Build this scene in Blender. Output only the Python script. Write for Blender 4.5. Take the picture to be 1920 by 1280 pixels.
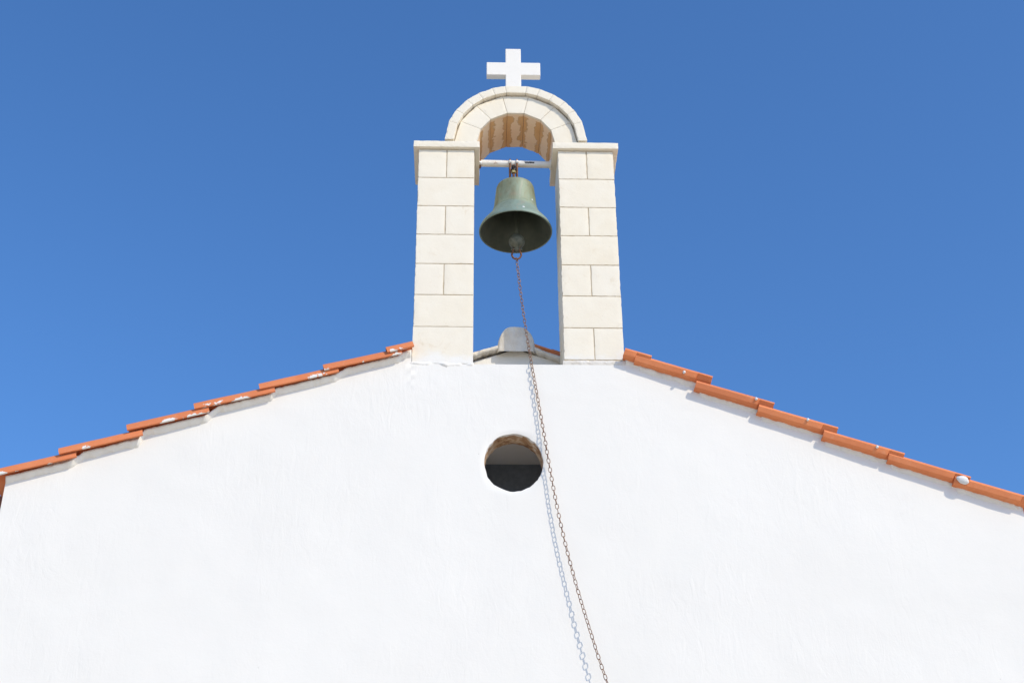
import bpy, bmesh, math, random
from mathutils import Vector, Matrix, noise
random.seed(11)
PI = math.pi
for o in list(bpy.data.objects):
    bpy.data.objects.remove(o)
scene = bpy.context.scene
C = scene.collection

# ------------------------------------------------------------------ camera
CAM = Vector((-0.3544, -9.1123, 1.6))
FPX, PITCH, YAW, ROLL = 2724.64, 0.54928, 0.03375, -0.009089
F = Vector((math.sin(YAW)*math.cos(PITCH), math.cos(YAW)*math.cos(PITCH), math.sin(PITCH)))
R0 = Vector((math.cos(YAW), -math.sin(YAW), 0)); U0 = R0.cross(F)
RX = R0*math.cos(ROLL) + U0*math.sin(ROLL)
UP = -R0*math.sin(ROLL) + U0*math.cos(ROLL)
cd = bpy.data.cameras.new('camera'); cam = bpy.data.objects.new('camera', cd); C.objects.link(cam)
m = Matrix((RX, UP, -F)).transposed().to_4x4(); m.translation = CAM
cam.matrix_world = m
cd.sensor_width = 36; cd.lens = FPX*36/1920; cd.clip_end = 4000
scene.camera = cam

def px(x, y, Y):
    """photo pixel -> point on the plane y = Y"""
    d = F + RX*((x-960)/FPX) - UP*((y-640)/FPX)
    return CAM + d*((Y-CAM.y)/d.y)

# ------------------------------------------------------------------ sky, sun, exposure
SUN = Vector((1.0, -1.0, 1.06)).normalized()
EL = math.asin(SUN.z); AZ = math.atan2(SUN.x, SUN.y)
w = bpy.data.worlds.new('World'); scene.world = w; w.use_nodes = True
wn = w.node_tree
bg = wn.nodes['Background']
sky = wn.nodes.new('ShaderNodeTexSky'); sky.sky_type = 'NISHITA'; sky.sun_disc = False
sky.sun_elevation = EL; sky.sun_rotation = AZ
sky.air_density = 1.0; sky.dust_density = 1.0; sky.ozone_density = 9.0; sky.altitude = 0
hs = wn.nodes.new('ShaderNodeHueSaturation'); hs.inputs['Saturation'].default_value = 1.07
wn.links.new(sky.outputs[0], hs.inputs['Color']); wn.links.new(hs.outputs[0], bg.inputs[0]); bg.inputs[1].default_value = 0.15
sl = bpy.data.lights.new('sun', 'SUN'); sl.energy = 2.3; sl.angle = math.radians(0.5); sl.color = (1.0, .905, .75)
so = bpy.data.objects.new('sun', sl); C.objects.link(so)
so.rotation_euler = SUN.to_track_quat('Z', 'Y').to_euler(); so.location = SUN*40
vs = scene.view_settings; vs.view_transform = 'Standard'; vs.look = 'None'; vs.gamma = 1; vs.exposure = 0.49

# ------------------------------------------------------------------ materials
def nt(name):
    m = bpy.data.materials.new(name); m.use_nodes = True
    t = m.node_tree; return m, t, t.nodes['Principled BSDF']
def N(t, typ, **kw):
    n = t.nodes.new(typ)
    for k, v in kw.items():
        if k in n.inputs.keys(): n.inputs[k].default_value = v
        else: setattr(n, k, v)
    return n
def coords(t, space='Object'):
    return t.nodes.new('ShaderNodeTexCoord').outputs[space]
def world_pos(t):
    return t.nodes.new('ShaderNodeNewGeometry').outputs['Position']
def noise_tex(t, vec, scale, detail=4, rough=.55, dist=0):
    n = N(t, 'ShaderNodeTexNoise', Scale=scale, Detail=detail, Roughness=rough, Distortion=dist)
    t.links.new(vec, n.inputs['Vector']); return n.outputs['Fac']
def ramp(t, fac, stops):
    r = t.nodes.new('ShaderNodeValToRGB'); e = r.color_ramp.elements
    while len(e) < len(stops): e.new(.5)
    for k, (p, c) in enumerate(stops):
        e[k].position = p; e[k].color = (c, c, c, 1) if not hasattr(c, '__len__') else (*c, 1)
    t.links.new(fac, r.inputs[0]); return r.outputs[0]
def mix(t, fac, a, b, mode='MIX'):
    n = t.nodes.new('ShaderNodeMix'); n.data_type = 'RGBA'; n.blend_type = mode
    for s, v in ((n.inputs[0], fac), (n.inputs[6], a), (n.inputs[7], b)):
        if hasattr(v, 'links') or isinstance(v, bpy.types.NodeSocket): t.links.new(v, s)
        elif hasattr(v, '__len__'): s.default_value = (*v, 1)
        else: s.default_value = v
    return n.outputs[2]
def math_n(t, op, a, b=0.0, clamp=False):
    n = t.nodes.new('ShaderNodeMath'); n.operation = op; n.use_clamp = clamp
    for s, v in ((n.inputs[0], a), (n.inputs[1], b)):
        if isinstance(v, bpy.types.NodeSocket): t.links.new(v, s)
        else: s.default_value = v
    return n.outputs[0]
def bump(t, bsdf, height, strength, dist, prev=None):
    b = N(t, 'ShaderNodeBump', Strength=strength, Distance=dist)
    t.links.new(height, b.inputs['Height'])
    if prev: t.links.new(prev, b.inputs['Normal'])
    t.links.new(b.outputs[0], bsdf.inputs['Normal']); return b.outputs[0]
def sep(t, v):
    n = t.nodes.new('ShaderNodeSeparateXYZ'); t.links.new(v, n.inputs[0]); return n.outputs

def mat_limewash():
    m, t, b = nt('white_limewash'); p = world_pos(t)
    big = noise_tex(t, p, .9, 3); mid = noise_tex(t, p, 7, 5, .6); fine = noise_tex(t, p, 70, 4, .6)
    col = mix(t, ramp(t, big, ((.35, 0), (.7, 1))), (.772, .742, .672), (.795, .765, .694))
    col = mix(t, ramp(t, noise_tex(t, p, 3.1, 6, .68, .6), ((.66, 0), (.78, .5))), col, (.735, .70, .63))
    # small pits and flakes
    v = N(t, 'ShaderNodeTexVoronoi', Scale=5.5); t.links.new(p, v.inputs['Vector'])
    pit = ramp(t, v.outputs['Distance'], ((.015, 1), (.035, 0)))
    pit = math_n(t, 'MULTIPLY', pit, ramp(t, mid, ((.50, 0), (.58, 1))))
    col = mix(t, math_n(t, 'MULTIPLY', pit, .45), col, (.5, .48, .44))
    t.links.new(col, b.inputs['Base Color']); b.inputs['Roughness'].default_value = .9
    b.inputs['Specular IOR Level'].default_value = .2
    # trowelled relief: broad swells, patchy scraped areas, fine grit
    mp = N(t, 'ShaderNodeMapping'); mp.inputs['Scale'].default_value = (1.6, 1, .55); t.links.new(p, mp.inputs[0])
    swirl = noise_tex(t, mp.outputs[0], 9, 4, .6, 1.2)
    patch = ramp(t, noise_tex(t, p, 1.1, 3), ((.42, .12), (.62, 1)))
    n1 = bump(t, b, math_n(t, 'MULTIPLY', swirl, patch), .22, .012)
    n2 = bump(t, b, mid, .2, .008, n1)
    n3 = bump(t, b, fine, .22, .0022, n2)
    bump(t, b, math_n(t, 'SUBTRACT', 1, pit), .5, .004, n3)
    return m
def mat_stone(name, c1, c2, c3, stain=0.0, spot=.5):
    m, t, b = nt(name); p = world_pos(t)
    oi = t.nodes.new('ShaderNodeObjectInfo').outputs['Random']
    col = mix(t, ramp(t, noise_tex(t, p, 4.5, 6, .62, .4), ((.36, 0), (.66, 1))), c1, c2)
    col = mix(t, math_n(t, 'MULTIPLY', oi, .55), col, c3)
    blot = ramp(t, noise_tex(t, p, 8, 7, .72, 1.3), ((.60, 0), (.72, 1)))
    col = mix(t, math_n(t, 'MULTIPLY', blot, spot), col, (.60, .47, .29))
    dots = ramp(t, noise_tex(t, p, 120, 3, .5), ((.66, 0), (.74, 1)))
    col = mix(t, math_n(t, 'MULTIPLY', dots, .30), col, (.40, .31, .20))
    if stain:
        at = t.nodes.new('ShaderNodeAttribute'); at.attribute_name = 'joint'
        wob = math_n(t, 'MULTIPLY', math_n(t, 'SUBTRACT', noise_tex(t, p, 6.5, 6, .62), .5), .20)
        d = math_n(t, 'ADD', at.outputs['Fac'], wob)
        st = ramp(t, d, ((.0, 1), (.026, .92), (.033, .0)))
        edge = ramp(t, d, ((.020, 0), (.030, .5), (.036, 0)))
        warm = ramp(t, noise_tex(t, p, 5, 5, .6), ((.3, 0), (.7, 1)))
        intr = ramp(t, d, ((.5, 1), (.6, 0)))
        base = mix(t, warm, (.83, .655, .46), (.80, .575, .36))
        col = mix(t, intr, col, base)
        col = mix(t, math_n(t, 'MULTIPLY', st, .8), col, mix(t, warm, (.66, .38, .14), (.56, .28, .085)))
        col = mix(t, edge, col, (.36, .19, .07))
    zf = math_n(t, 'ADD', sep(t, p)[2], math_n(t, 'MULTIPLY', math_n(t, 'SUBTRACT', noise_tex(t, p, 5, 6, .65), .5), .34))
    col = mix(t, ramp(t, math_n(t, 'SUBTRACT', zf, 6.5), ((.52, .9), (.60, .0))), col, (.79, .765, .70))
    t.links.new(col, b.inputs['Base Color']); b.inputs['Roughness'].default_value = .85
    b.inputs['Specular IOR Level'].default_value = .25
    n1 = bump(t, b, noise_tex(t, p, 22, 5, .65), .35, .004)
    n2 = bump(t, b, noise_tex(t, p, 160, 3, .6), .3, .0012, n1)
    bump(t, b, math_n(t, 'SUBTRACT', 1, dots), .4, .002, n2)
    return m
def mat_mortar(name, c1, c2, bs=.5, sc=14):
    m, t, b = nt(name); p = world_pos(t)
    col = mix(t, ramp(t, noise_tex(t, p, sc, 6, .65), ((.35, 0), (.65, 1))), c1, c2)
    t.links.new(col, b.inputs['Base Color']); b.inputs['Roughness'].default_value = .92
    n1 = bump(t, b, noise_tex(t, p, 30, 6, .7), bs, .008)
    bump(t, b, noise_tex(t, p, 130, 3, .6), bs*.7, .002, n1)
    return m
def mat_terracotta(name='terracotta', wash=1.0):
    m, t, b = nt(name); p = world_pos(t); o = coords(t)
    oi = t.nodes.new('ShaderNodeObjectInfo').outputs['Random']
    col = mix(t, ramp(t, noise_tex(t, p, 6, 6, .6), ((.3, 0), (.7, 1))), (.66, .200, .075), (.75, .265, .108))
    col = mix(t, math_n(t, 'MULTIPLY', oi, .7), col, (.60, .185, .075))
    spk = ramp(t, noise_tex(t, p, 90, 3), ((.62, 0), (.75, 1)))
    col = mix(t, math_n(t, 'MULTIPLY', spk, .35), col, (.33, .09, .035))
    pale = ramp(t, noise_tex(t, p, 17, 6, .7), ((.58, 0), (.72, 1)))
    col = mix(t, math_n(t, 'MULTIPLY', pale, .3), col, (.72, .42, .26))
    # splashes of lime along the lower rim of the verge (w below a wavy line)
    z = sep(t, o)[2]; yv = sep(t, o)[1]
    wavy = math_n(t, 'MULTIPLY', ramp(t, noise_tex(t, p, 7, 4, .6, .3), ((.54, 0), (.60, 1))), .027)
    lim = math_n(t, 'ADD', wavy, .012)
    f = math_n(t, 'LESS_THAN', z, math_n(t, 'ADD', lim, math_n(t, 'MULTIPLY', math_n(t, 'SUBTRACT', noise_tex(t, p, 60, 3), .5), .02)))
    edge = math_n(t, 'LESS_THAN', yv, -.27)
    col = mix(t, math_n(t, 'MULTIPLY', math_n(t, 'MULTIPLY', f, edge), wash), col, (.74, .71, .65))
    t.links.new(col, b.inputs['Base Color']); b.inputs['Roughness'].default_value = .8
    b.inputs['Specular IOR Level'].default_value = .3
    n1 = bump(t, b, noise_tex(t, p, 35, 5, .6), .3, .003)
    bump(t, b, noise_tex(t, p, 220, 2), .25, .001, n1)
    return m
def mat_bell():
    m, t, b = nt('weathered_bronze'); o = coords(t)
    mp = N(t, 'ShaderNodeMapping'); mp.inputs['Scale'].default_value = (1, 1, .35); t.links.new(o, mp.inputs[0])
    n = noise_tex(t, mp.outputs[0], 9, 7, .65, .5)
    col = ramp(t, n, ((.30, (.115, .118, .052)), (.44, (.215, .225, .135)), (.56, (.235, .285, .195)), (.70, (.33, .325, .24))))
    z = sep(t, o)[2]
    band = ramp(t, math_n(t, 'ADD', z, math_n(t, 'MULTIPLY', math_n(t, 'SUBTRACT', noise_tex(t, o, 14, 3), .5), .05)), ((.17, 1), (.205, .0)))
    col = mix(t, math_n(t, 'MULTIPLY', band, .6), col, (.20, .29, .255))
    rosy = ramp(t, noise_tex(t, o, 6.5, 5, .6, .8), ((.56, 0), (.68, 1)))
    col = mix(t, math_n(t, 'MULTIPLY', rosy, .35), col, (.33, .235, .165))
    drk = ramp(t, noise_tex(t, o, 26, 6, .7), ((.55, 0), (.75, 1)))
    col = mix(t, math_n(t, 'MULTIPLY', drk, .4), col, (.075, .09, .055))
    t.links.new(col, b.inputs['Base Color'])
    b.inputs['Metallic'].default_value = .15; b.inputs['Roughness'].default_value = .62
    n1 = bump(t, b, noise_tex(t, o, 40, 5, .65), .2, .003)
    return m
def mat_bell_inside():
    m, t, b = nt('dark_bronze_inside'); o = coords(t)  # inner skin and clapper rod, a darker bronze than the outside
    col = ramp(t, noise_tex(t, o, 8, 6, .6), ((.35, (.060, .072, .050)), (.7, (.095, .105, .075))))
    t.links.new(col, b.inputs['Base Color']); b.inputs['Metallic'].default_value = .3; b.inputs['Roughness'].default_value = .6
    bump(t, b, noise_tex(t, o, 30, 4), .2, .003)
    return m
def mat_rust(name='rusty_iron', c=((.075, .032, .020), (.20, .085, .040), (.30, .16, .095))):
    m, t, b = nt(name); p = world_pos(t)
    col = ramp(t, noise_tex(t, p, 45, 5, .65), ((.3, c[0]), (.5, c[1]), (.72, c[2])))
    t.links.new(col, b.inputs['Base Color']); b.inputs['Roughness'].default_value = .75; b.inputs['Metallic'].default_value = .25
    bump(t, b, noise_tex(t, p, 260, 3), .4, .001)
    return m
def mat_pipe():
    m, t, b = nt('chipped_white_paint'); p = world_pos(t); o = coords(t)
    col = mix(t, ramp(t, noise_tex(t, p, 12, 5), ((.4, 0), (.7, 1))), (.80, .77, .70), (.74, .68, .58))
    r = ramp(t, noise_tex(t, p, 28, 6, .7, .5), ((.60, 0), (.66, 1)))
    z = sep(t, o)[2]; x = sep(t, o)[0]; y = sep(t, o)[1]
    low = ramp(t, z, ((.0, .0), (.5, 0)))
    col = mix(t, math_n(t, 'MULTIPLY', r, .7), col, (.36, .17, .08))
    # bare blackened chip on the front, right of the hanger
    dx = math_n(t, 'ABSOLUTE', math_n(t, 'SUBTRACT', x, .115))
    inx = math_n(t, 'LESS_THAN', math_n(t, 'ADD', dx, math_n(t, 'MULTIPLY', math_n(t, 'SUBTRACT', noise_tex(t, p, 80, 3), .5), .05)), .043)
    dz = math_n(t, 'ABSOLUTE', math_n(t, 'ADD', z, .004))
    inz = math_n(t, 'LESS_THAN', math_n(t, 'ADD', dz, math_n(t, 'MULTIPLY', math_n(t, 'SUBTRACT', noise_tex(t, p, 110, 3), .5), .02)), .0065)
    chip = math_n(t, 'MULTIPLY', math_n(t, 'MULTIPLY', inx, inz), math_n(t, 'LESS_THAN', y, 0))
    col = mix(t, chip, col, (.02, .015, .015))
    t.links.new(col, b.inputs['Base Color']); b.inputs['Roughness'].default_value = .5
    bump(t, b, r, .4, .002)
    return m
def mat_plain(name, c, rough=.6, metal=0):
    m, t, b = nt(name); p = world_pos(t)
    c2 = tuple(v*.78 for v in c)
    col = mix(t, ramp(t, noise_tex(t, p, 30, 4), ((.35, 0), (.65, 1))), c, c2)
    t.links.new(col, b.inputs['Base Color']); b.inputs['Roughness'].default_value = rough; b.inputs['Metallic'].default_value = metal
    return m
def mat_reveal():
    m, t, b = nt('broken_plaster'); p = world_pos(t)
    n = noise_tex(t, p, 11, 7, .68, .7)
    col = ramp(t, n, ((.34, (.21, .105, .05)), (.45, (.40, .24, .125)), (.54, (.58, .44, .30)), (.66, (.72, .66, .55))))
    # plaster return just behind the face stays pale
    y = sep(t, p)[1]
    pale = math_n(t, 'LESS_THAN', math_n(t, 'ADD', y, math_n(t, 'MULTIPLY', math_n(t, 'SUBTRACT', noise_tex(t, p, 9, 4), .5), .11)), .03)
    col = mix(t, pale, col, (.70, .68, .63))
    t.links.new(col, b.inputs['Base Color']); b.inputs['Roughness'].default_value = .95
    n1 = bump(t, b, n, .8, .02)
    bump(t, b, noise_tex(t, p, 60, 5, .7), .6, .005, n1)
    return m
def mat_ground():
    m, t, b = nt('dusty_paving'); p = world_pos(t)
    col = mix(t, ramp(t, noise_tex(t, p, .5, 6, .6), ((.3, 0), (.7, 1))), (.71, .59, .44), (.76, .645, .48))
    t.links.new(col, b.inputs['Base Color']); b.inputs['Roughness'].default_value = .95
    bump(t, b, noise_tex(t, p, 20, 5), .4, .01)
    return m

M = dict(
    wall=mat_limewash(),
    stone=mat_stone('cream_limestone', (.80, .728, .58), (.77, .685, .525), (.79, .73, .61), spot=.40),
    voussoir=mat_stone('stained_limestone', (.80, .728, .58), (.775, .69, .535), (.79, .73, .61), stain=1, spot=.2),
    cross=mat_stone('white_limestone', (.80, .76, .68), (.79, .745, .66), (.80, .765, .69), spot=.04),
    mortar=mat_mortar('joint_mortar', (.47, .37, .24), (.57, .48, .34)),
    cement=mat_mortar('limewashed_mortar', (.62, .56, .47), (.76, .72, .64), .8, 9),
    dirty=mat_mortar('dirty_mortar', (.34, .27, .17), (.66, .60, .50), .9, 16),
    tile=mat_terracotta(), deck=mat_mortar('red_brown_boards', (.20, .075, .045), (.26, .10, .06), .4),
    bell=mat_bell(), bell_in=mat_bell_inside(), rust=mat_rust(),
    chain=mat_rust('rusty_chain_iron', ((.12, .06, .038), (.26, .145, .09), (.44, .31, .21))),
    clap=mat_rust('clapper_iron', ((.075, .082, .060), (.125, .13, .095), (.19, .175, .125))),
    pipe=mat_pipe(), black=mat_plain('black_iron', (.018, .016, .016), .55, .4), brass=mat_plain('yellowed_nut', (.46, .38, .17), .45, .5),
    whitepaint=mat_plain('white_paint', (.82, .81, .78), .5), reveal=mat_reveal(),
    niche=mat_mortar('niche_plaster', (.80, .765, .70), (.83, .79, .73), .2), shutter=mat_plain('slate_grey_paint', (.19, .215, .245), .7),
    ground=mat_ground())

# ------------------------------------------------------------------ mesh helpers
def mesh(name, verts, faces, mat, parent=None, smooth=False, loc=None):
    me = bpy.data.meshes.new(name); me.from_pydata([tuple(v) for v in verts], [], faces)
    me.materials.append(mat); me.validate(); me.update()
    if smooth:
        for p in me.polygons: p.use_smooth = True
    o = bpy.data.objects.new(name, me); C.objects.link(o)
    if loc is not None: o.location = loc
    if parent: o.parent = parent
    return o
def fix_normals(o):
    bm = bmesh.new(); bm.from_mesh(o.data); bmesh.ops.recalc_face_normals(bm, faces=bm.faces); bm.to_mesh(o.data); bm.free(); return o
def tag(o, label, cat=None, group=None, kind=None):
    if label: o['label'] = label
    if cat: o['category'] = cat
    if group: o['group'] = group
    if kind: o['kind'] = kind
    return o
def empty(name, loc, label, cat):
    o = bpy.data.objects.new(name, None); C.objects.link(o); o.location = loc; o.empty_display_size = .2
    return tag(o, label, cat)
def put(o, parent):
    """parent keeping world place (all parents are unrotated)"""
    o.parent = parent
    p = Vector((0, 0, 0)); q = parent
    while q: p += q.location; q = q.parent
    o.location = o.location - p
    return o
def box(name, x0, x1, y0, y1, z0, z1, mat, parent=None):
    v = [(x, y, z) for x in (x0, x1) for y in (y0, y1) for z in (z0, z1)]
    f = [(0, 1, 3, 2), (4, 6, 7, 5), (0, 4, 5, 1), (2, 3, 7, 6), (0, 2, 6, 4), (1, 5, 7, 3)]
    o = mesh(name, v, f, mat)
    if parent: put(o, parent)
    return o
def rough_box(name, size, mat, seg=.025, chip=.004, rough=.0012, seed=0, edge_tooth=(), shape=None):
    """block centred on its own origin: worn edges, slightly uneven faces"""
    sx, sy, sz = size
    n = [max(2, int(round(s/seg))) for s in size]; n[1] = max(2, min(n[1], 10))
    idx, verts, faces = {}, [], []
    off = Vector((seed*3.17, seed*1.9, seed*.7))
    def vid(i, j, k):
        key = (i, j, k)
        if key in idx: return idx[key]
        p = Vector(((i/n[0]-.5)*sx, (j/n[1]-.5)*sy, (k/n[2]-.5)*sz))
        e = [i in (0, n[0]), j in (0, n[1]), k in (0, n[2])]
        q = p.copy(); c = sum(e)
        nv = noise.noise_vector((p+off)*9)
        for a in range(3):
            if e[a]:
                s = 1 if p[a] > 0 else -1
                q[a] -= s*(abs(nv[a])*rough*1.5 + .0003)
                if c >= 2:
                    w_ = max(0, noise.noise((p+off)*38+Vector((a*7, 0, 0))))
                    q[a] -= s*(chip*.35 + chip*w_*1.3)
                    if edge_tooth and a == 0 and s == edge_tooth[0] and e[1]:
                        q[a] -= s*edge_tooth[1]*(.5+.9*noise.noise(Vector((seed*5.1, 3.3, (p.z+seed)*75))))
        idx[key] = len(verts); verts.append(q if not shape else shape(q)); return idx[key]
    for a in range(3):
        b, c = (a+1) % 3, (a+2) % 3
        for s in (0, n[a]):
            for i in range(n[b]):
                for j in range(n[c]):
                    def K(ii, jj):
                        t = [0, 0, 0]; t[a] = s; t[b] = ii; t[c] = jj; return vid(*t)
                    q = [K(i, j), K(i+1, j), K(i+1, j+1), K(i, j+1)]
                    faces.append(q if s else q[::-1])
    return mesh(name, verts, faces, mat)
def tube(name, pts, r, mat, seg=8, closed=False, parent=None, caps=True):
    pts = [Vector(p) for p in pts]; n = len(pts); verts, faces = [], []
    up = None
    for i, p in enumerate(pts):
        a = pts[(i-1) % n] if closed or i > 0 else p
        b = pts[(i+1) % n] if closed or i < n-1 else p
        t = (b-a).normalized()
        if up is None:
            up = t.orthogonal().normalized()
        up = (up - t*up.dot(t)).normalized(); s = t.cross(up)
        rr = r[i] if hasattr(r, '__len__') else r
        for k in range(seg):
            an = 2*PI*k/seg; verts.append(p + (up*math.cos(an)+s*math.sin(an))*rr)
    for i in range(n if closed else n-1):
        for k in range(seg):
            a = i*seg+k; b = i*seg+(k+1) % seg; c = ((i+1) % n)*seg+(k+1) % seg; d = ((i+1) % n)*seg+k
            faces.append((a, b, c, d))
    if caps and not closed:
        faces.append(tuple(range(seg))[::-1]); faces.append(tuple((n-1)*seg+k for k in range(seg)))
    o = mesh(name, verts, faces, mat, smooth=True)
    return fix_normals(o)
def lathe(name, prof, mat, seg=64, closed=False):
    verts, faces = [], []; n = len(prof)
    for (r, z) in prof:
        for k in range(seg):
            a = 2*PI*k/seg; verts.append((r*math.cos(a), r*math.sin(a), z))
    for i in range(n-1 if not closed else n):
        for k in range(seg):
            j = (i+1) % n
            faces.append((i*seg+k, i*seg+(k+1) % seg, j*seg+(k+1) % seg, j*seg+k))
    return fix_normals(mesh(name, verts, faces, mat, smooth=True))
def catmull(P, n=12):
    P = [Vector(p) for p in P]; Q = [P[0]*2-P[1]]+P+[P[-1]*2-P[-2]]; out = []
    for i in range(1, len(Q)-2):
        for k in range(n):
            t = k/n; a, b, c, d = Q[i-1:i+3]
            out.append(.5*((2*b)+(c-a)*t+(2*a-5*b+4*c-d)*t*t+(3*b-a-3*c+d)*t**3))
    out.append(P[-1]); return out

# ------------------------------------------------------------------ ground
g = mesh('ground', [(-1500, -1500, 0), (1500, -1500, 0), (1500, 1500, 0), (-1500, 1500, 0)], [(0, 1, 2, 3)], M['ground'])
tag(g, 'pale dusty ground in front of the chapel', kind='structure')

# ------------------------------------------------------------------ dimensions (metres, from the calibrated photo)
A, B = .330, .780            # inner and outer pillar edges
DEP = .44                    # depth of the bell gable
SILL = 6.985                 # top of the white wall between the pillars
CAPB, CAPT = 8.975, 9.038
WL, WR = -3.537, 3.497
ROWS = [8.9307, 8.6908, 8.4143, 8.1422, 7.8691, 7.5875, 7.3053, 7.0]
def roof_z(x):               # top of the verge tiles
    return 7.094 + .386*(x+.969) if x < 0 else 7.027 - .430*(x-.969)
def wall_top(x):
    if abs(x) < B+.0005: return SILL
    return roof_z(x) - (.060 if x < 0 else .074)

# ------------------------------------------------------------------ chapel
chapel = empty('chapel', (0, 0, 0), 'white limewashed chapel with a tiled gable roof and a round opening', 'chapel')
HX, HZ, HRX, HRZ = -.043, 6.192, .209, .226
def front_wall():
    S = .05; BX = .40
    xs = []
    nb = 16
    xb = [HX-BX + 2*BX*i/nb for i in range(nb+1)]; zb = [HZ-BX+2*BX*i/nb for i in range(nb+1)]
    def fill(a, b):
        n = max(1, int(round((b-a)/S))); return [a+(b-a)*i/n for i in range(n)]
    xs = fill(WL, -B-.002)+[-B-.002]+fill(-B, xb[0])+xb[:-1]+[xb[-1]]+fill(xb[-1], B)[1:]+[B]+fill(B+.002, WR)+[WR]
    xs = sorted(set(round(x, 5) for x in xs))
    nlow, nup = 60, 22
    zl = [i*(zb[0]-3.0)/nlow+3.0 for i in range(nlow)]
    zl = [0, 1.5]+zl
    rows_fixed = zl+zb
    verts, idx, faces = [], {}, []
    def d(x, z):
        p = Vector((x, 0, z))
        return .0035*noise.noise(p*1.7)+.0022*noise.noise(p*5.1+Vector((4, 0, 0)))+.001*noise.noise(p*14)
    def vid(i, j):
        if (i, j) in idx: return idx[i, j]
        x = xs[i]
        if j < len(rows_fixed): z = rows_fixed[j]
        else:
            tt = wall_top(x)
            k = (j-len(rows_fixed)+1)/nup
            # at the eaves the wall top drops below the fixed rows: squeeze
            z = zb[-1]+(tt-zb[-1])*k
        top = wall_top(x)
        if top < zb[-1]+.05:
            # rescale the whole column so that its head follows the roof
            zz = rows_fixed[j] if j < len(rows_fixed) else zb[-1]+.05*(j-len(rows_fixed)+1)/nup
            z = zz if zz < 5 else 5+(zz-5)*(top-5)/(zb[-1]+.05-5)
        xw = x + (.006*noise.noise(Vector((i*9.1, 0, z*2.3))) if i in (0, len(xs)-1) else 0)
        idx[i, j] = len(verts); verts.append((xw, d(x, z), z)); return idx[i, j]
    nx, nz = len(xs), len(rows_fixed)+nup
    bi = [min(range(nx), key=lambda i: abs(xs[i]-v)) for v in (xb[0], xb[-1])]
    bj = (len(zl), len(zl)+nb)
    for i in range(nx-1):
        for j in range(nz-1):
            if bi[0] <= i < bi[1] and bj[0] <= j < bj[1]: continue
            faces.append((vid(i, j), vid(i+1, j), vid(i+1, j+1), vid(i, j+1)))
    # ring from the box to the round opening
    per = [(i, bj[0]) for i in range(bi[0], bi[1])]+[(bi[1], j) for j in range(bj[0], bj[1])] + \
          [(i, bj[1]) for i in range(bi[1], bi[0], -1)]+[(bi[0], j) for j in range(bj[1], bj[0], -1)]
    n = len(per); hole = []
    prev = [vid(*p) for p in per]
    SUB = 3
    for s in range(1, 7):
        t = s/6; cur = []
        for k, p in enumerate(per):
            P = Vector(verts[vid(*p)]); a = math.atan2(P.z-HZ, P.x-HX)
            rr = 1+.03*noise.noise(Vector((math.cos(a)*1.8, math.sin(a)*1.8, 5)))+.026*noise.noise(Vector((math.cos(a)*5, math.sin(a)*6, 9)))+.014*noise.noise(Vector((math.cos(a)*14, math.sin(a)*17, 2)))
            q = Vector((HX+HRX*rr*math.cos(a), 0, HZ+HRZ*rr*math.sin(a)))
            tt = t**.6
            X = P.lerp(q, tt); y = d(X.x, X.z) + (.006 if s == 6 else 0)
            verts.append((X.x, y, X.z)); cur.append(len(verts)-1)
            if s == 6: hole.append((X.x, y, X.z))
        for k in range(n):
            faces.append((prev[k], prev[(k+1) % n], cur[(k+1) % n], cur[k]))
        prev = cur
    # thickness: head and both ends return 0.2 m
    edge = [(0, j) for j in range(nz)]+[(i, nz-1) for i in range(1, nx)]+[(nx-1, j) for j in range(nz-2, -1, -1)]
    last = None
    for p in edge:
        a = vid(*p); verts.append((verts[a][0], .2, verts[a][2])); b = len(verts)-1
        if last: faces.append((last[0], last[1], b, a))
        last = (a, b)
    o = mesh('front_wall', verts, faces, M['wall'], smooth=True)
    fix_normals(o)
    o.data.set_sharp_from_angle(angle=math.radians(40))
    put(o, chapel); return o, hole
fw, hole = front_wall()
tag(fw, 'white front wall with rough trowelled plaster')
# broken reveal of the round opening, 0.2 m deep
def reveal():
    n = len(hole); verts, faces = [], []; L = 7
    for l in range(L):
        for k, (x, y, z) in enumerate(hole):
            v = Vector((x-HX, 0, z-HZ)); a = math.atan2(v.z, v.x)
            yy = .006+.15*l/(L-1)
            s = 1.0+(.03*noise.noise(Vector((math.cos(a)*3, math.sin(a)*3, yy*14)))+.03*noise.noise(Vector((math.cos(a)*8, math.sin(a)*8, yy*25)))-.012 if l else .0)
            verts.append((HX+v.x*s, y if l == 0 else yy, HZ+v.z*s))
    for l in range(L-1):
        for k in range(n):
            faces.append((l*n+k, l*n+(k+1) % n, (l+1)*n+(k+1) % n, (l+1)*n+k))
    o = mesh('window_reveal', verts, faces, M['reveal'], smooth=True)
    # face inwards
    bm = bmesh.new(); bm.from_mesh(o.data); bmesh.ops.recalc_face_normals(bm, faces=bm.faces)
    bm.to_mesh(o.data); bm.free()
    return put(o, chapel)
tag(reveal(), 'broken brown plaster edge inside the round opening')
# invented niche with grey shutter; unseen floor and sides bounce sun onto its ceiling
NZ, NY, N0, NF = 6.52, .69, .152, 5.935
box('niche_ceiling', -.315, .225, N0, NY, NZ, NZ+.08, M['niche'], chapel)
box('niche_bounce_floor', -.315, .225, N0, NY, NF-.08, NF, M['niche'], chapel)
box('niche_bounce_side', -.40, -.317, N0, NY, NF-.08, NZ+.08, M['niche'], chapel)
box('niche_bounce_side', .227, .31, N0, NY, NF-.08, NZ+.08, M['niche'], chapel)
tag(box('shutter', -.40, .31, NY+.002, NY+.05, NF-.1, NZ+.08, M['shutter'], chapel), 'dark slate grey panel at the back of the round opening')
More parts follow.
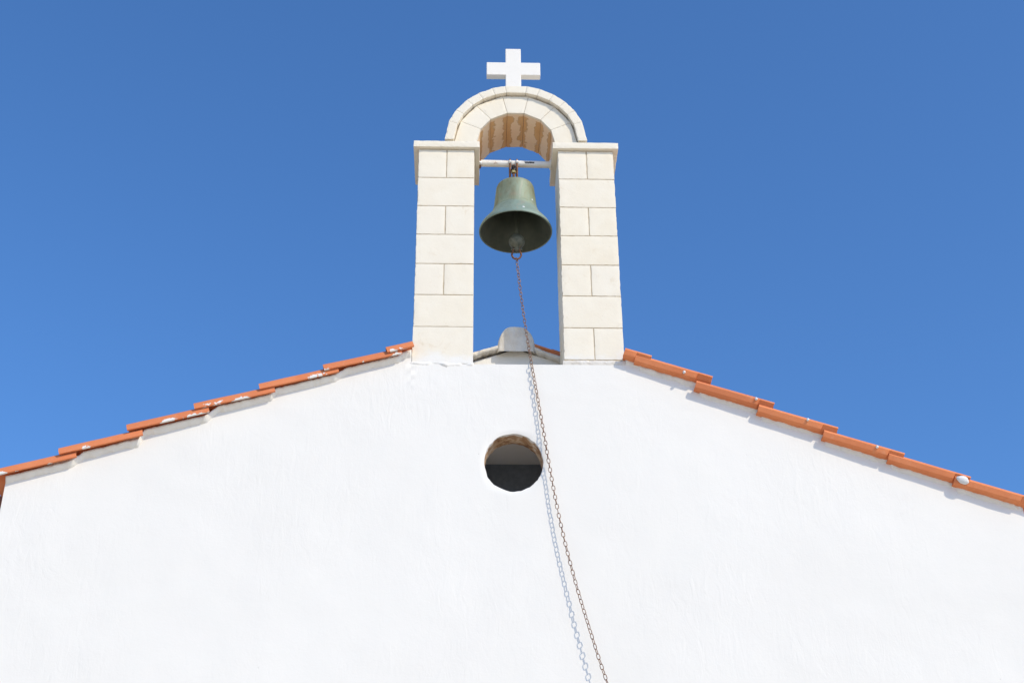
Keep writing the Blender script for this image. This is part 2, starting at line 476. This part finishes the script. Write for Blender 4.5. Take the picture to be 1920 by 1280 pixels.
# inner skin of the front wall round the niche (keeps daylight out of it)
# side and rear walls
box('side_wall', WL, WL+.3, .202, 9.0, 0, wall_top(WL)-.02, M['wall'], chapel)
box('side_wall', WR-.3, WR, .202, 9.0, 0, wall_top(WR)-.02, M['wall'], chapel)
def gable_plate(name, y0, y1, z0, xs, ztop, mat):
    v, f = [], []
    for y in (y0, y1):
        for x in xs: v.append((x, y, z0))
        for x in xs: v.append((x, y, ztop(x)))
    n = len(xs)
    for s in (0, 2*n):
        for i in range(n-1): f.append((s+i, s+i+1, s+n+i+1, s+n+i))
    for i in range(n-1):
        f.append((n+i, n+i+1, 3*n+i+1, 3*n+i)); f.append((i, i+1, 2*n+i+1, 2*n+i))
    f.append((0, n, 3*n, 2*n)); f.append((n-1, 2*n-1, 4*n-1, 3*n-1))
    return fix_normals(mesh(name, v, f, mat))
put(gable_plate('rear_wall', 8.7, 8.99, 0, [WL+.302, 0, WR-.302], lambda x: min(7.30, roof_z(x)-.10), M['wall']), chapel)
# upper wall behind the bell gable, seen between the pillars
RY = .50
def rear_top(x): return 7.415-.35*abs(x) if x < 0 else 7.415-.36*abs(x)
xs_ = [-.86+1.72*i/24 for i in range(25)]
uw = put(gable_plate('upper_wall', RY, RY+.25, 6.70, xs_, rear_top, M['cement']), chapel)
uw.data.materials[0] = M['wall']

# roof: boarded deck, S-tiles laid over it
roof = None
def deck_piece(x0, x1, y0, y1):
    """sloping slab 4 cm thick, top 9 cm under the tile crests"""
    v = []
    for (x, y) in ((x0, y0), (x1, y0), (x1, y1), (x0, y1)):
        v.append((x, y, roof_z(x)-.100)); v.append((x, y, roof_z(x)-.062))
    f = [(0, 2, 4, 6), (1, 3, 5, 7), (0, 2, 3, 1), (2, 4, 5, 3), (4, 6, 7, 5), (6, 0, 1, 7)]
    return v, f
dv, df = [], []
for (x0, x1, y0, y1) in ((-3.72, -.9, .205, 9.2), (.9, 3.68, .205, 9.2), (-.9, -.001, .76, 9.2), (.001, .9, .76, 9.2)):
    v, f = deck_piece(x0, x1, y0, y1); n0 = len(dv)
    dv += v; df += [tuple(i+n0 for i in q) for q in f]
roof = put(fix_normals(mesh('roof', dv, df, M['deck'])), chapel)
tag(roof, 'orange clay tiled roof with a low pitch')

PROFILE = [(.006, .045), (.011, .044), (.016, .038), (.021, .028), (.029, .016), (.042, .006), (.062, .001), (.095, .0), (.130, .002),
           (.155, .012), (.172, .032), (.186, .056), (.204, .076), (.228, .088), (.248, .088), (.266, .083), (.280, .075), (.291, .063), (.298, .046), (.302, .020)]
def tile_mesh(name, length, seed=0):
    P = [Vector(p) for p in PROFILE]; th = .015; n = len(P)
    nor = []
    for i in range(n):
        t = (P[min(i+1, n-1)]-P[max(i-1, 0)]).normalized(); nor.append(Vector((-t.y, t.x)))
    low = [P[i]-nor[i]*th for i in range(n)]
    # the lip: upright upper face, undercut lower face; notched over the tile below
    full = ((-.005, .026), (.001, .010), (.008, -.008), (.020, -.014), (.032, -.014), (.046, -.014))
    notch = ((-.004, .029), (.000, .025), (.006, .022), (.012, .014), (.021, .002), (.034, -.008))
    us = [u for u in (0, .035, .07, .108, .116, .2, .3, .4, .5) if u < length-.02]+[length]
    k = 2*n; verts, faces = [], []; L = len(us)
    for l, u in enumerate(us):
        lw = [Vector(q) for q in (notch if u < .11 else full)]+low[6:]
        ring = P+lw[::-1]; tp = u/.575
        for (v_, w_) in ring:
            nn = .0016*noise.noise(Vector((u*6, v_*9, w_*9+seed)))
            rag = .004*noise.noise(Vector((v_*25, w_*25, seed+3))) if l in (0, L-1) else 0
            vt = v_+.010*tp*(1-v_/.15 if v_ < .15 else 0)-.016*tp*((v_-.15)/.15 if v_ > .15 else 0)   # narrower towards its head
            verts.append((u+rag, -vt-nn, w_+nn))   # local axes: up-slope, left, up
    for l in range(L-1):
        for i in range(k):
            faces.append((l*k+i, l*k+(i+1) % k, (l+1)*k+(i+1) % k, (l+1)*k+i))
    for s in (0, (L-1)*k):
        for i in range(n-1):
            faces.append((s+i, s+i+1, s+k-2-i, s+k-1-i))
    o = mesh(name, verts, faces, M['tile'], smooth=True); fix_normals(o); me = o.data
    me.set_sharp_from_angle(angle=math.radians(29))
    bpy.data.objects.remove(o); return me
TM = [tile_mesh('roof_tile', .575, s) for s in range(3)]
TS = tile_mesh('roof_tile_short', .20, 7)
TC = tile_mesh('roof_tile_cut', .30, 9)
def lay_tile(me, side, x, Yfront, z_crest, dtilt=.0):
    """x, z_crest: crest of the lower end; side -1 = left slope (roll to the front), +1 = right slope (lip to the front)"""
    o = bpy.data.objects.new('roof_tile', me); C.objects.link(o)
    sl_ = math.atan(.386 if side < 0 else .430)
    tilt = sl_-(.090 if side < 0 else .080)+dtilt
    if side < 0:
        u = Vector((math.cos(tilt), 0, math.sin(tilt))); v = Vector((0, 1, 0))
    else:
        u = Vector((-math.cos(tilt), 0, math.sin(tilt))); v = Vector((0, -1, 0))
    wv = u.cross(v)
    R = Matrix((u, v, wv)).transposed()
    crest = .088 if side < 0 else .045
    o.rotation_euler = R.to_euler()
    if side < 0:
        o.location = Vector((x, Yfront+.302, z_crest))-wv*crest
    else:
        o.location = Vector((x, Yfront+.010, z_crest))-wv*crest
    return put(o, roof)
rng = random.Random(5)
YFL, YFR = -.085, -.088      # how far the verges stand out from the wall
XL, ZL, XR, ZR = [], [], [], []
for (qx, qy) in ((-18, 881), (108, 839.7), (237, 795.2), (362.2, 754.5), (484.8, 717.8), (605, 682.3), (722.8, 650.4)):
    p = px(qx, qy, YFL+.0215); XL.append(p.x); ZL.append(p.z+.009)
for (qx, qy) in ((1222.9, 666.4), (1336.2, 705), (1453.9, 754.5), (1572.7, 799.7), (1697.8, 848.5), (1821.1, 892), (1946, 935)):
    p = px(qx, qy, YFR+.012); XR.append(p.x); ZR.append(p.z)
verge_r = []
for col in range(4):
    for i, x in enumerate(XL):
        me = TM[rng.randrange(3)]
        if i == len(XL)-1 and col < 2: me = TS
        lay_tile(me, -1, x+rng.uniform(-.004, .004), YFL+col*.272+rng.uniform(-.004, .004), ZL[i]+rng.uniform(-.002, .002), rng.uniform(-.006, .006))
    for i, x in enumerate(XR):
        me = TM[rng.randrange(3)]
        if i == 0 and col < 2: me = TS
        t = lay_tile(me, 1, x+rng.uniform(-.004, .004), YFR+col*.272+rng.uniform(-.003, .003), ZR[i]+rng.uniform(-.002, .002), rng.uniform(-.006, .006))
        if col == 0: verge_r.append(t)
# pale screw caps on the right-hand verge tiles
for (qx, qy) in ((1283, 697), (1418, 747), (1515, 786), (1645, 837)):
    p = px(qx, qy, YFR+.002)
    cap = lathe('screw_cap', [(.0005, .007), (.006, .006), (.009, .003), (.0105, 0), (.0105, -.012)], M['whitepaint'], 12)
    cap.rotation_euler = (math.radians(100), 0, 0); cap.location = p; put(cap, roof)
# bedding mortar squeezed out under the verge tiles
def lumpy_strip(name, pts, y0, y1, h, mat, seed=0, amp=.35, wedge=0):
    """pts: (x, z) of the strip's head; ragged lower rim"""
    n = 0; V, Fc = [], []
    P = []
    for a, b in zip(pts[:-1], pts[1:]):
        k = max(2, int(abs(b[0]-a[0])/.012))
        for i in range(k): P.append((a[0]+(b[0]-a[0])*i/k, a[1]+(b[1]-a[1])*i/k))
    P.append(pts[-1])
    for (x, z) in P:
        hh = h*(1+amp*noise.noise(Vector((x*11, seed, 0)))+amp*.6*noise.noise(Vector((x*37, seed, 3))))
        yy = y0+.012*noise.noise(Vector((x*14, seed+5, 0)))+.006*noise.noise(Vector((x*45, seed, 9)))
        V += [(x, y1, z), (x, yy+.004, z), (x, yy, z-hh*.5), (x, yy+.012, z-hh), (x, y1, z-hh)] if not wedge else \
             [(x, y1, z), (x, yy+.004, z), (x, yy+.010, z-hh*.25), (x, -.001, z-hh), (x, y1, z-hh)]
    m_ = len(P)
    for i in range(m_-1):
        for k in range(5): Fc.append((i*5+k, i*5+(k+1) % 5, (i+1)*5+(k+1) % 5, (i+1)*5+k))
    Fc.append((0, 1, 2, 3, 4)); e = (m_-1)*5; Fc.append((e, e+1, e+2, e+3, e+4))
    return fix_normals(mesh(name, V, Fc, mat, smooth=True))
sL, sR = math.tan(math.atan(.386)-.090), math.tan(math.atan(.430)-.080)
ptsL, ptsR = [], []
for k, (xa, za) in enumerate(zip(XL, ZL)):
    x0 = WL+.004 if k == 0 else xa+.098+.05*(k % 2)+.025
    x1 = XL[k+1]+.09 if k+1 < len(XL) else -B-.004
    ptsL += [(x0, za-.066+(x0-xa)*sL), (x1, za-.066+(x1-xa)*sL)]
for k, (xa, za) in enumerate(zip(XR, ZR)):
    x0 = B+.004 if k == 0 else XR[k-1]-.090
    x1 = min(xa-.098, WR-.004)
    ptsR += [(x0, za-.056+(xa-x0)*sR), (x1, za-.056+(xa-x1)*sR)]
put(lumpy_strip('bedding_mortar', ptsL, -.034, .03, .046, M['wall'], 3, .30, 1), roof)
put(lumpy_strip('bedding_mortar', ptsR, -.017, .03, .040, M['wall'], 23, .25, 1), roof)
# white daub on a verge tile near the right eave
p = px(1806, 899, YFR+.004)
db = lathe('lime_daub', [(.0005, .007), (.016, .006), (.028, .002), (.034, -.008)], M['whitepaint'], 18)
for vv in db.data.vertices: vv.co *= 1+.25*noise.noise(vv.co*40)
db.scale = (1.35, .8, 1); db.rotation_euler = (math.radians(105), math.radians(22), 0); db.location = p; put(db, roof)

# ridge end behind the bell gable
def ridge_cap():
    yf, yb = .435, 8.9; cx, zb_ = .0, 7.36
    prof = []
    for i in range(21):
        a = PI*i/20
        cs, sn = math.cos(a), math.sin(a)
        r = 1.0
        X = .148*math.copysign(abs(cs)**.72, cs); Z = .235*abs(sn)**.78
        prof.append((X, Z))
    V, Fc = [], []; n = len(prof)
    for l, (y, sc) in enumerate(((yf, .86), (yf+.010, .93), (yf+.035, .985), (yf+.3, 1.0), (yb, 1.0))):
        for i, (X, Z) in enumerate(prof):
            q = 1+.035*noise.noise(Vector((X*9, y*9, Z*9)))
            V.append((cx+X*sc*q, y, zb_+Z*(sc*.5+.5)*q))
    for l in range(4):
        for i in range(n-1): Fc.append((l*n+i, l*n+i+1, (l+1)*n+i+1, (l+1)*n+i))
    V.append((cx, yf-.004, zb_+.10)); c_ = len(V)-1
    for i in range(n-1): Fc.append((i, i+1, c_))
    Fc.append((n-1, 0, c_))
    o = fix_normals(mesh('ridge_cap', V, Fc, M['cement'], smooth=True)); o.data.set_sharp_from_angle(angle=math.radians(50))
    return put(o, chapel)
tag(ridge_cap(), 'rounded plastered end of the roof ridge behind the bell')
def rz(x, d_=0): return rear_top(x)+d_
band = lumpy_strip('verge_mortar', [(-.70, rz(-.70, .052)), (-.14, rz(-.14, .055)), (-.05, rz(0, .045)), (.05, rz(0, .045)), (.20, rz(.20, .035)), (.70, rz(.70, .03))], .445, RY+.05, .034, M['cement'], 77, .3)
put(band, chapel)
# short tiles of the same roof, lip and roll showing past the mortar
for (side, x, z) in ((-1, -.36, rear_top(-.36)+.150), (-1, -.66, rear_top(-.66)+.150), (1, .295, rear_top(.295)+.098), (1, .56, rear_top(.56)+.098)):
    t = lay_tile(TC, side, x, .560 if side < 0 else .478, z, .05)

# ------------------------------------------------------------------ belfry
belfry = empty('belfry', (0, 0, SILL), 'cream limestone bell gable of two pillars and an arch above the front wall', 'belfry')
GAP = .0017
def stone(name, x0, x1, y0, y1, z0, z1, parent, seed, tooth=(), chip=.0035):
    o = rough_box(name, (x1-x0-2*GAP, y1-y0, z1-z0-2*GAP), M['stone'], seed=seed, edge_tooth=tooth, chip=chip)
    o.location = ((x0+x1)/2, (y0+y1)/2, (z0+z1)/2)
    o.data.set_sharp_from_angle(angle=math.radians(35))
    return put(o, parent)
sd = 1
for side in (-1, 1):
    xa, xb_ = (-B, -A) if side < 0 else (A, B)
    core = box('pillar', xa+.006, xb_-.006, .006, DEP-.006, SILL-.02, CAPB-.001, M['mortar'], belfry)
    tag(core, 'left limestone pillar' if side < 0 else 'right limestone pillar')
    zs = [CAPB-.001]+ROWS[1:]
    zs[-1] = SILL+.003 if side < 0 else 7.030
    splits = {0: .505, 2: .5, 4: .495, 6: .5}
    for k in range(len(zs)-1):
        z1, z0 = zs[k], zs[k+1]
        tooth = (-1, .0045)
        if k in splits and not (side < 0 and k == 6):
            f = splits[k]; xm = xa+(xb_-xa)*(f if side < 0 else f+.01)
            stone('stone_block', xa, xm, 0, DEP, z0, z1, core, sd, tooth); sd += 1
            stone('stone_block', xm, xb_, 0, DEP, z0, z1, core, sd, (1, .002)); sd += 1
        else:
            stone('stone_block', xa, xb_, 0, DEP, z0, z1, core, sd, tooth if k < 6 else (), .0035 if k < 6 else .001); sd += 1
    if side > 0:
        o = rough_box('base_mortar', (B-A+.02, DEP, .05), M['cement'], seed=91, chip=.008); o.location = ((A+B)/2, DEP/2-.003, 7.004); put(o, core)
    # capital slab
    o = rough_box('capital', (B-A+.08, DEP+.064, CAPT-CAPB), M['stone'], seed=40+side, chip=.004)
    o.location = ((xa+xb_)/2, DEP/2, (CAPT+CAPB)/2); put(o, belfry)
# plaster smeared over the foot of the left pillar
    if side < 0:
        o = lumpy_strip('base_mortar', [(-B-.012, SILL+.012), (-.62, SILL+.020), (-.50, SILL+.006), (-A+.004, SILL+.010)], -.004, .012, .034, M['wall'], 55, .45)
        put(o, core)
# arch
ARZ, RI, RE, RH = 9.052, .315, .495, .572
def arc_prism(name, a0, a1, r0, r1, y0, y1, mat, nseg=1, seed=0, gap=.0018, curved=True, stain=False):
    """voussoir between angles a0..a1 (from the vertical, clockwise), straight soffit; na x nd grid on every face"""
    NA, NR, ND = 8, 6, 10
    verts, faces, idx, joint = [], [], {}, []
    def vid(i, j, k):
        if (i, j, k) in idx: return idx[i, j, k]
        t = i/NA; a = a0+(a1-a0)*t; s = j/NR
        # straight chords on soffit, polygon outside too
        def P(r, straight):
            if straight:
                pa = Vector((math.sin(a0)*r, math.cos(a0)*r)); pb = Vector((math.sin(a1)*r, math.cos(a1)*r)); return pa.lerp(pb, t)
            return Vector((math.sin(a)*r, math.cos(a)*r))
        q = P(r0, True).lerp(P(r1, True), s)
        y = y0+(y1-y0)*k/ND
        mid = (a0+a1)/2; tang = Vector((math.cos(mid), -math.sin(mid)))
        if i == 0: q = q+tang*gap
        if i == NA: q = q-tang*gap
        e = (i in (0, NA))+(j in (0, NR))+(k in (0, ND))
        rad = q.normalized()
        p3 = Vector((q.x, y, q.y))
        ch = max(0, noise.noise(p3*40+Vector((seed*3, 0, 0))))*.004+.0008 if e >= 2 else 0
        rg = .0012*noise.noise(p3*10+Vector((seed, 0, 0)))
        if j == NR: q = q-rad*(ch+abs(rg))
        if j == 0: q = q+rad*(ch+abs(rg))
        if k == 0: y += ch+abs(rg)
        if k == ND: y -= ch
        idx[i, j, k] = len(verts); verts.append(Vector((q.x, y, q.y)))
        w_ = (Vector((math.sin(a1), math.cos(a1)))-Vector((math.sin(a0), math.cos(a0)))).length*r0
        joint.append(min(t, 1-t)*w_ if (j == 0 and k > 0) else 1.0)
        return idx[i, j, k]
    n = (NA, NR, ND)
    for ax in range(3):
        b, c = (ax+1) % 3, (ax+2) % 3
        for s in (0, n[ax]):
            for i in range(n[b]):
                for j in range(n[c]):
                    def K(ii, jj):
                        t_ = [0, 0, 0]; t_[ax] = s; t_[b] = ii; t_[c] = jj; return vid(*t_)
                    faces.append((K(i, j), K(i+1, j), K(i+1, j+1), K(i, j+1)))
    mid = (a0+a1)/2
    org = Vector((math.sin(mid)*(r0+r1)/2, (y0+y1)/2, math.cos(mid)*(r0+r1)/2))
    o = mesh(name, [v-org for v in verts], faces, mat)
    at = o.data.attributes.new('joint', 'FLOAT', 'POINT')
    for q, v in zip(at.data, joint): q.value = v
    fix_normals(o)
    o.location = org+Vector((0, 0, ARZ)); return o
# mortar ring behind the joints
def arc_core():
    V, Fc = [], []; n = 28
    for i in range(n+1):
        a = -PI/2+PI*i/n
        for r in (RI+.012, RE-.004):
            for y in (.008, DEP-.008): V.append((math.sin(a)*r, y, math.cos(a)*r+ARZ))
    for i in range(n):
        q = i*4; r = q+4
        for a, b in ((0, 1), (1, 3), (3, 2), (2, 0)): Fc.append((q+a, q+b, r+b, r+a))
    Fc.append((0, 1, 3, 2)); e = n*4; Fc.append((e, e+1, e+3, e+2))
    return put(fix_normals(mesh('arch', V, Fc, M['mortar'])), belfry)
arch = arc_core(); tag(arch, 'round arch of cut stones with brown stained underside')
va = [math.radians(v) for v in (-90, -64.3, -40, -12.4, 12.4, 40, 64.3, 90)]
for k in range(7):
    put(arc_prism('voussoir', va[k], va[k+1], RI, RE, 0, DEP, M['voussoir'], seed=k+1), arch)
ha = [math.radians(v) for v in (-90, -71, -58, -44, -32, -19.5, -8.5, 9.5, 20.5, 33, 45, 57, 70, 90)]
for k in range(13):
    put(arc_prism('hood_stone', ha[k], ha[k+1], RE+.004, RH, -.036, DEP+.036, M['stone'], seed=k+21, gap=.0012), arch)

# ------------------------------------------------------------------ cross on the arch
def cross():
    # outline in the x-z plane, foot on the crown stone
    CY = .06; y0, y1 = CY-.03, CY+.03
    a = px(947.5, 91.7, y0); b_ = px(975.9, 92.2, y0)
    l1 = px(912.5, 116.4, y0); l2 = px(912.5, 139.2, y0); r1 = px(1012.7, 118.6, y0); r2 = px(1012.2, 142, y0)
    f1 = px(948.6, 161.7, y0); f2 = px(977.7, 161.7, y0)
    hw = ((b_.x-a.x)+(f2.x-f1.x))/4; xc = (a.x+b_.x+f1.x+f2.x)/4
    zt = (a.z+b_.z)/2; za1 = (l1.z+r1.z)/2; za0 = (l2.z+r2.z)/2
    xl = l1.x; xr = r1.x; zf = ARZ+RH-.006
    base = Vector((xc, CY, zf))
    def sub(p, q, n): return [p.lerp(q, i/n) for i in range(n)]
    O = [Vector(v) for v in ((xc-hw, zf), (xc-hw, za0), (xl, za0), (xl, za1), (xc-hw, za1), (xc-hw, zt), (xc+hw, zt), (xc+hw, za1), (xr, za1), (xr, za0), (xc+hw, za0), (xc+hw, zf))]
    bm = bmesh.new()
    vs_ = [bm.verts.new((p.x-base.x, -.03, p.y-base.z)) for p in O]
    f = bm.faces.new(vs_)
    r = bmesh.ops.extrude_face_region(bm, geom=[f])
    for v in r['geom']:
        if isinstance(v, bmesh.types.BMVert): v.co.y = .03
    bmesh.ops.recalc_face_normals(bm, faces=bm.faces)
    bmesh.ops.bevel(bm, geom=[e for e in bm.edges], offset=.005, segments=2, affect='EDGES', profile=.6)
    me = bpy.data.meshes.new('stone_cross'); bm.to_mesh(me); bm.free(); me.materials.append(M['cross'])
    o = bpy.data.objects.new('stone_cross', me); C.objects.link(o); o.location = base
    return o
tag(cross(), 'plain white stone cross standing on top of the arch', 'cross')

# ------------------------------------------------------------------ beam, bell, clapper
BY = .22; BX0 = -.003
beam = empty('bell_beam', (0, BY, 9.008), 'white painted iron pipe spanning the arch, chipped and rusty', 'beam')
pp = []
for i in range(25):
    x = -.296+.592*i/24; pp.append((x, BY, 9.008-.004*x/.3))
o = tube('pipe', pp, .0285, M['pipe'], 20)
for v in o.data.vertices: v.co -= Vector((0, BY, 9.008))
o.location = (0, BY, 9.008); put(o, beam)
for s in (-1, 1):
    fl = lathe('end_flange', [(.0005, .008), (.040, .008), (.044, .004), (.044, -.004), (.0005, -.004)], M['rust'] if s < 0 else M['pipe'], 20)
    fl.rotation_euler = (0, PI/2*-s, 0); fl.location = (s*.287, BY, 9.008-.004*s); put(fl, beam)
bl = lathe('fixing_bolt', [(.0005, .02), (.011, .019), (.012, 0), (.012, -.005)], M['whitepaint'], 6)
bl.rotation_euler = (PI/2, 0, 0); bl.location = (-.283, BY-.036, 8.982); put(bl, beam)

BZ = 8.325
bell = empty('church_bell', (BX0, BY, BZ), 'green weathered bronze bell hanging in the arch', 'bell')
outer = [(.2890, .000), (.2895, .008), (.286, .020), (.276, .042), (.258, .068), (.238, .095), (.217, .124), (.199, .154), (.187, .178), (.1805, .192), (.1815, .200), (.1775, .205), (.1735, .222), (.169, .26), (.164, .31), (.159, .355), (.155, .395), (.152, .422), (.145, .439), (.130, .449), (.10, .452), (.05, .455), (.0005, .456)]
inner = [(.2800, .0015), (.272, .012), (.262, .030), (.244, .056), (.222, .088), (.196, .128), (.176, .165), (.160, .205), (.150, .26), (.141, .33), (.134, .39), (.118, .425), (.08, .432), (.0005, .433)]
bb = lathe('bell_body', [inner[0]]+outer, M['bell'], 96); bb.location = (BX0, BY, BZ); put(bb, bell)
bi_ = lathe('bell_inside', inner, M['bell_in'], 96); bi_.location = (BX0, BY, BZ); put(bi_, bell)
# small white spots on the bell front
for (qx, qy, s) in ((981.5, 388, .0105), (998, 374.6, .0085)):
    h_ = None
    # point on the bell surface along the view ray
    d_ = (px(qx, qy, BY)-CAM).normalized(); best = None
    t_ = 8.0
    while t_ < 14:
        P_ = CAM+d_*t_; hh = P_.z-BZ; rr = math.hypot(P_.x-BX0, P_.y-BY)
        for (r1_, h1_), (r2_, h2_) in zip(outer[:-1], outer[1:]):
            if h1_ <= hh <= h2_ and h2_ > h1_:
                if rr <= r1_+(r2_-r1_)*(hh-h1_)/(h2_-h1_): best = P_
        if best: break
        t_ += .002
    if best:
        sp = lathe('white_spot', [(.0005, .004), (s*.7, .003), (s, 0), (s*.9, -.004)], M['whitepaint'], 12)
        nrm = Vector((best.x-BX0, best.y-BY, .05)).normalized()
        sp.rotation_euler = nrm.to_track_quat('Z', 'Y').to_euler(); sp.location = best; put(sp, bell)
# hanger: two flat rods from the pipe, crown bolt between them
HXX = (px(956.5, 322, BY-.03).x, px(969.5, 322, BY-.03).x)
for k, x in enumerate(HXX):
    rod = tube('hanger_rod', [(x, BY-.030, 9.03), (x, BY-.034, 9.00), (x, BY-.030, 8.95), (x, BY-.012, 8.85), (x, BY-.004, BZ+.45)], .0085, M['rust'], 8); put(rod, bell)
    rod = tube('hanger_rod', [(x, BY+.030, 9.03), (x, BY+.034, 9.00), (x, BY+.030, 8.95), (x, BY+.012, 8.85), (x, BY+.004, BZ+.45)], .0085, M['rust'], 8); put(rod, bell)
    nut = lathe('rod_nut', [(.0005, .012), (.010, .010), (.014, .002), (.014, -.006), (.0005, -.008)], M['whitepaint'], 12); nut.rotation_euler = (PI/2, 0, 0)
    nut.location = (x, BY-.041, 9.0); put(nut, bell)
xm = sum(HXX)/2
cb = lathe('crown_bolt', [(.0005, .20), (.010, .198), (.010, .15), (.0095, .0), (.0005, 0)], M['rust'], 10); cb.location = (xm, BY-.03, BZ+.45); put(cb, bell)
for (mat_, z0, r_, h_, nm) in ((M['black'], .165, .016, .022, 'crown_nut'), (M['brass'], .115, .019, .028, 'crown_nut'), (M['black'], .138, .021, .016, 'washer')):
    q = lathe(nm, [(.0005, h_), (r_, h_), (r_, 0), (.0005, 0)], mat_, 6 if nm == 'crown_nut' else 14)
    for pgn in q.data.polygons: pgn.use_smooth = False
    q.location = (xm, BY-.03, BZ+.45+z0); put(q, bell)
# clapper
cp = px(968.9, 453, BY)
clap = tube('clapper', [(BX0, BY, BZ+.42), (BX0+.002, BY, BZ+.25), (cp.x-.002, BY, BZ+.06), (cp.x, BY, cp.z+.055)], [.012, .014, .018, .023], M['bell_in'], 12)
put(clap, bell)
ball = lathe('clapper_ball', [(.0005, .066), (.022, .062), (.042, .048), (.057, .025), (.0635, .0), (.060, -.022), (.048, -.043), (.030, -.056), (.018, -.062), (.014, -.075), (.014, -.088), (.0005, -.09)], M['clap'], 32)
ball.location = (cp.x, BY, cp.z); put(ball, bell)

# ------------------------------------------------------------------ chain
def YC(y): return -.022 if y < 690 else -.022-.055*(y-690)/590
sx, sz = cp.x-.003, cp.z-.072
chain = empty('bell_chain', (sx, BY, sz), 'rusty iron pull chain hanging from the bell clapper down the wall', 'chain')
# bow shackle
sh = []
for i in range(19):
    a = math.radians(-50+280*i/18)
    sh.append((sx+.034*math.cos(a), BY-.002, sz-.055-.036*math.sin(a)*1.0))
sh = [(sx+.026, BY, sz+.012), (sx+.026, BY, sz-.014), (sx+.034, BY, sz-.040), (sx+.036, BY, sz-.060), (sx+.026, BY, sz-.082), (sx+.010, BY, sz-.094), (sx-.010, BY, sz-.094), (sx-.026, BY, sz-.082), (sx-.036, BY, sz-.060), (sx-.034, BY, sz-.040), (sx-.026, BY, sz-.014), (sx-.026, BY, sz+.012)]
o = tube('shackle', catmull(sh, 3), .0075, M['rust'], 8); put(o, chain)
pin = tube('shackle_pin', [(sx-.042, BY, sz), (sx+.046, BY, sz)], .0085, M['clap'], 10); put(pin, chain)
path = [Vector((sx, BY, sz-.088))]
for (qx, qy, Y) in ((976, 545, .145),):
    pass
edge_pt = px(996.5, 682, -.022)
path = catmull([path[0], path[0].lerp(edge_pt, .33)+Vector((-.006, 0, 0)), path[0].lerp(edge_pt, .66)+Vector((-.006, 0, 0)), edge_pt], 20)
low = [edge_pt]+[px(qx, qy, YC(qy)) for (qx, qy) in ((1015, 785), (1034, 895), (1052, 985), (1076, 1080), (1106, 1180), (1139, 1280))]
b1 = low[-1]
low += [b1+Vector((.20, -.01, -.62)), b1+Vector((.47, -.005, -1.35)), b1+Vector((.86, .02, -2.2)), b1+Vector((1.22, .045, -2.9))]
path = path[:-1]+catmull(low, 20)
# link mesh: stadium loop along local x
def link_mesh():
    L, Wd, r = .0440, .0265, .0027
    hl = L/2-Wd/2; rc = Wd/2-r; pts = []
    for i in range(7):
        a = -PI/2+PI*i/6; pts.append((hl+rc*math.cos(a), rc*math.sin(a), 0))
    for i in range(7):
        a = PI/2+PI*i/6; pts.append((-hl+rc*math.cos(a), rc*math.sin(a), 0))
    o = tube('link', pts, r, M['chain'], 6, closed=True); me = o.data; bpy.data.objects.remove(o); return me
LM = link_mesh()
pitch = .0355; acc = 0; i = 0; k = 0
cum = [0]
for a, b_ in zip(path[:-1], path[1:]): cum.append(cum[-1]+(b_-a).length)
s = .012
while s < cum[-1] and k < 290:
    while cum[i+1] < s: i += 1
    f = (s-cum[i])/(cum[i+1]-cum[i]); P_ = path[i].lerp(path[i+1], f)
    t_ = (path[min(i+2, len(path)-1)]-path[max(i-1, 0)]).normalized()
    sd_ = t_.cross(Vector((0, 1, 0))).normalized(); nn = sd_.cross(t_)
    # the chain twists slowly along its length
    tw = (k % 2)*PI/2 + .55*math.sin(s*1.9+.6)+rng.uniform(-.12, .12)+.5
    a_ = sd_*math.cos(tw)+nn*math.sin(tw); b2 = t_.cross(a_)
    o = bpy.data.objects.new('link', LM); C.objects.link(o)
    o.rotation_euler = Matrix((t_, a_, b2)).transposed().to_euler(); o.location = P_; put(o, chain)
    s += pitch; k += 1
end = path[-1]
hk = tube('wall_hook', [(end.x, .01, end.z-.02), (end.x, end.y-.01, end.z-.02), (end.x, end.y-.02, end.z-.005), (end.x, end.y-.02, end.z+.02)], .006, M['rust'], 8); put(hk, chain)
print('links', k)
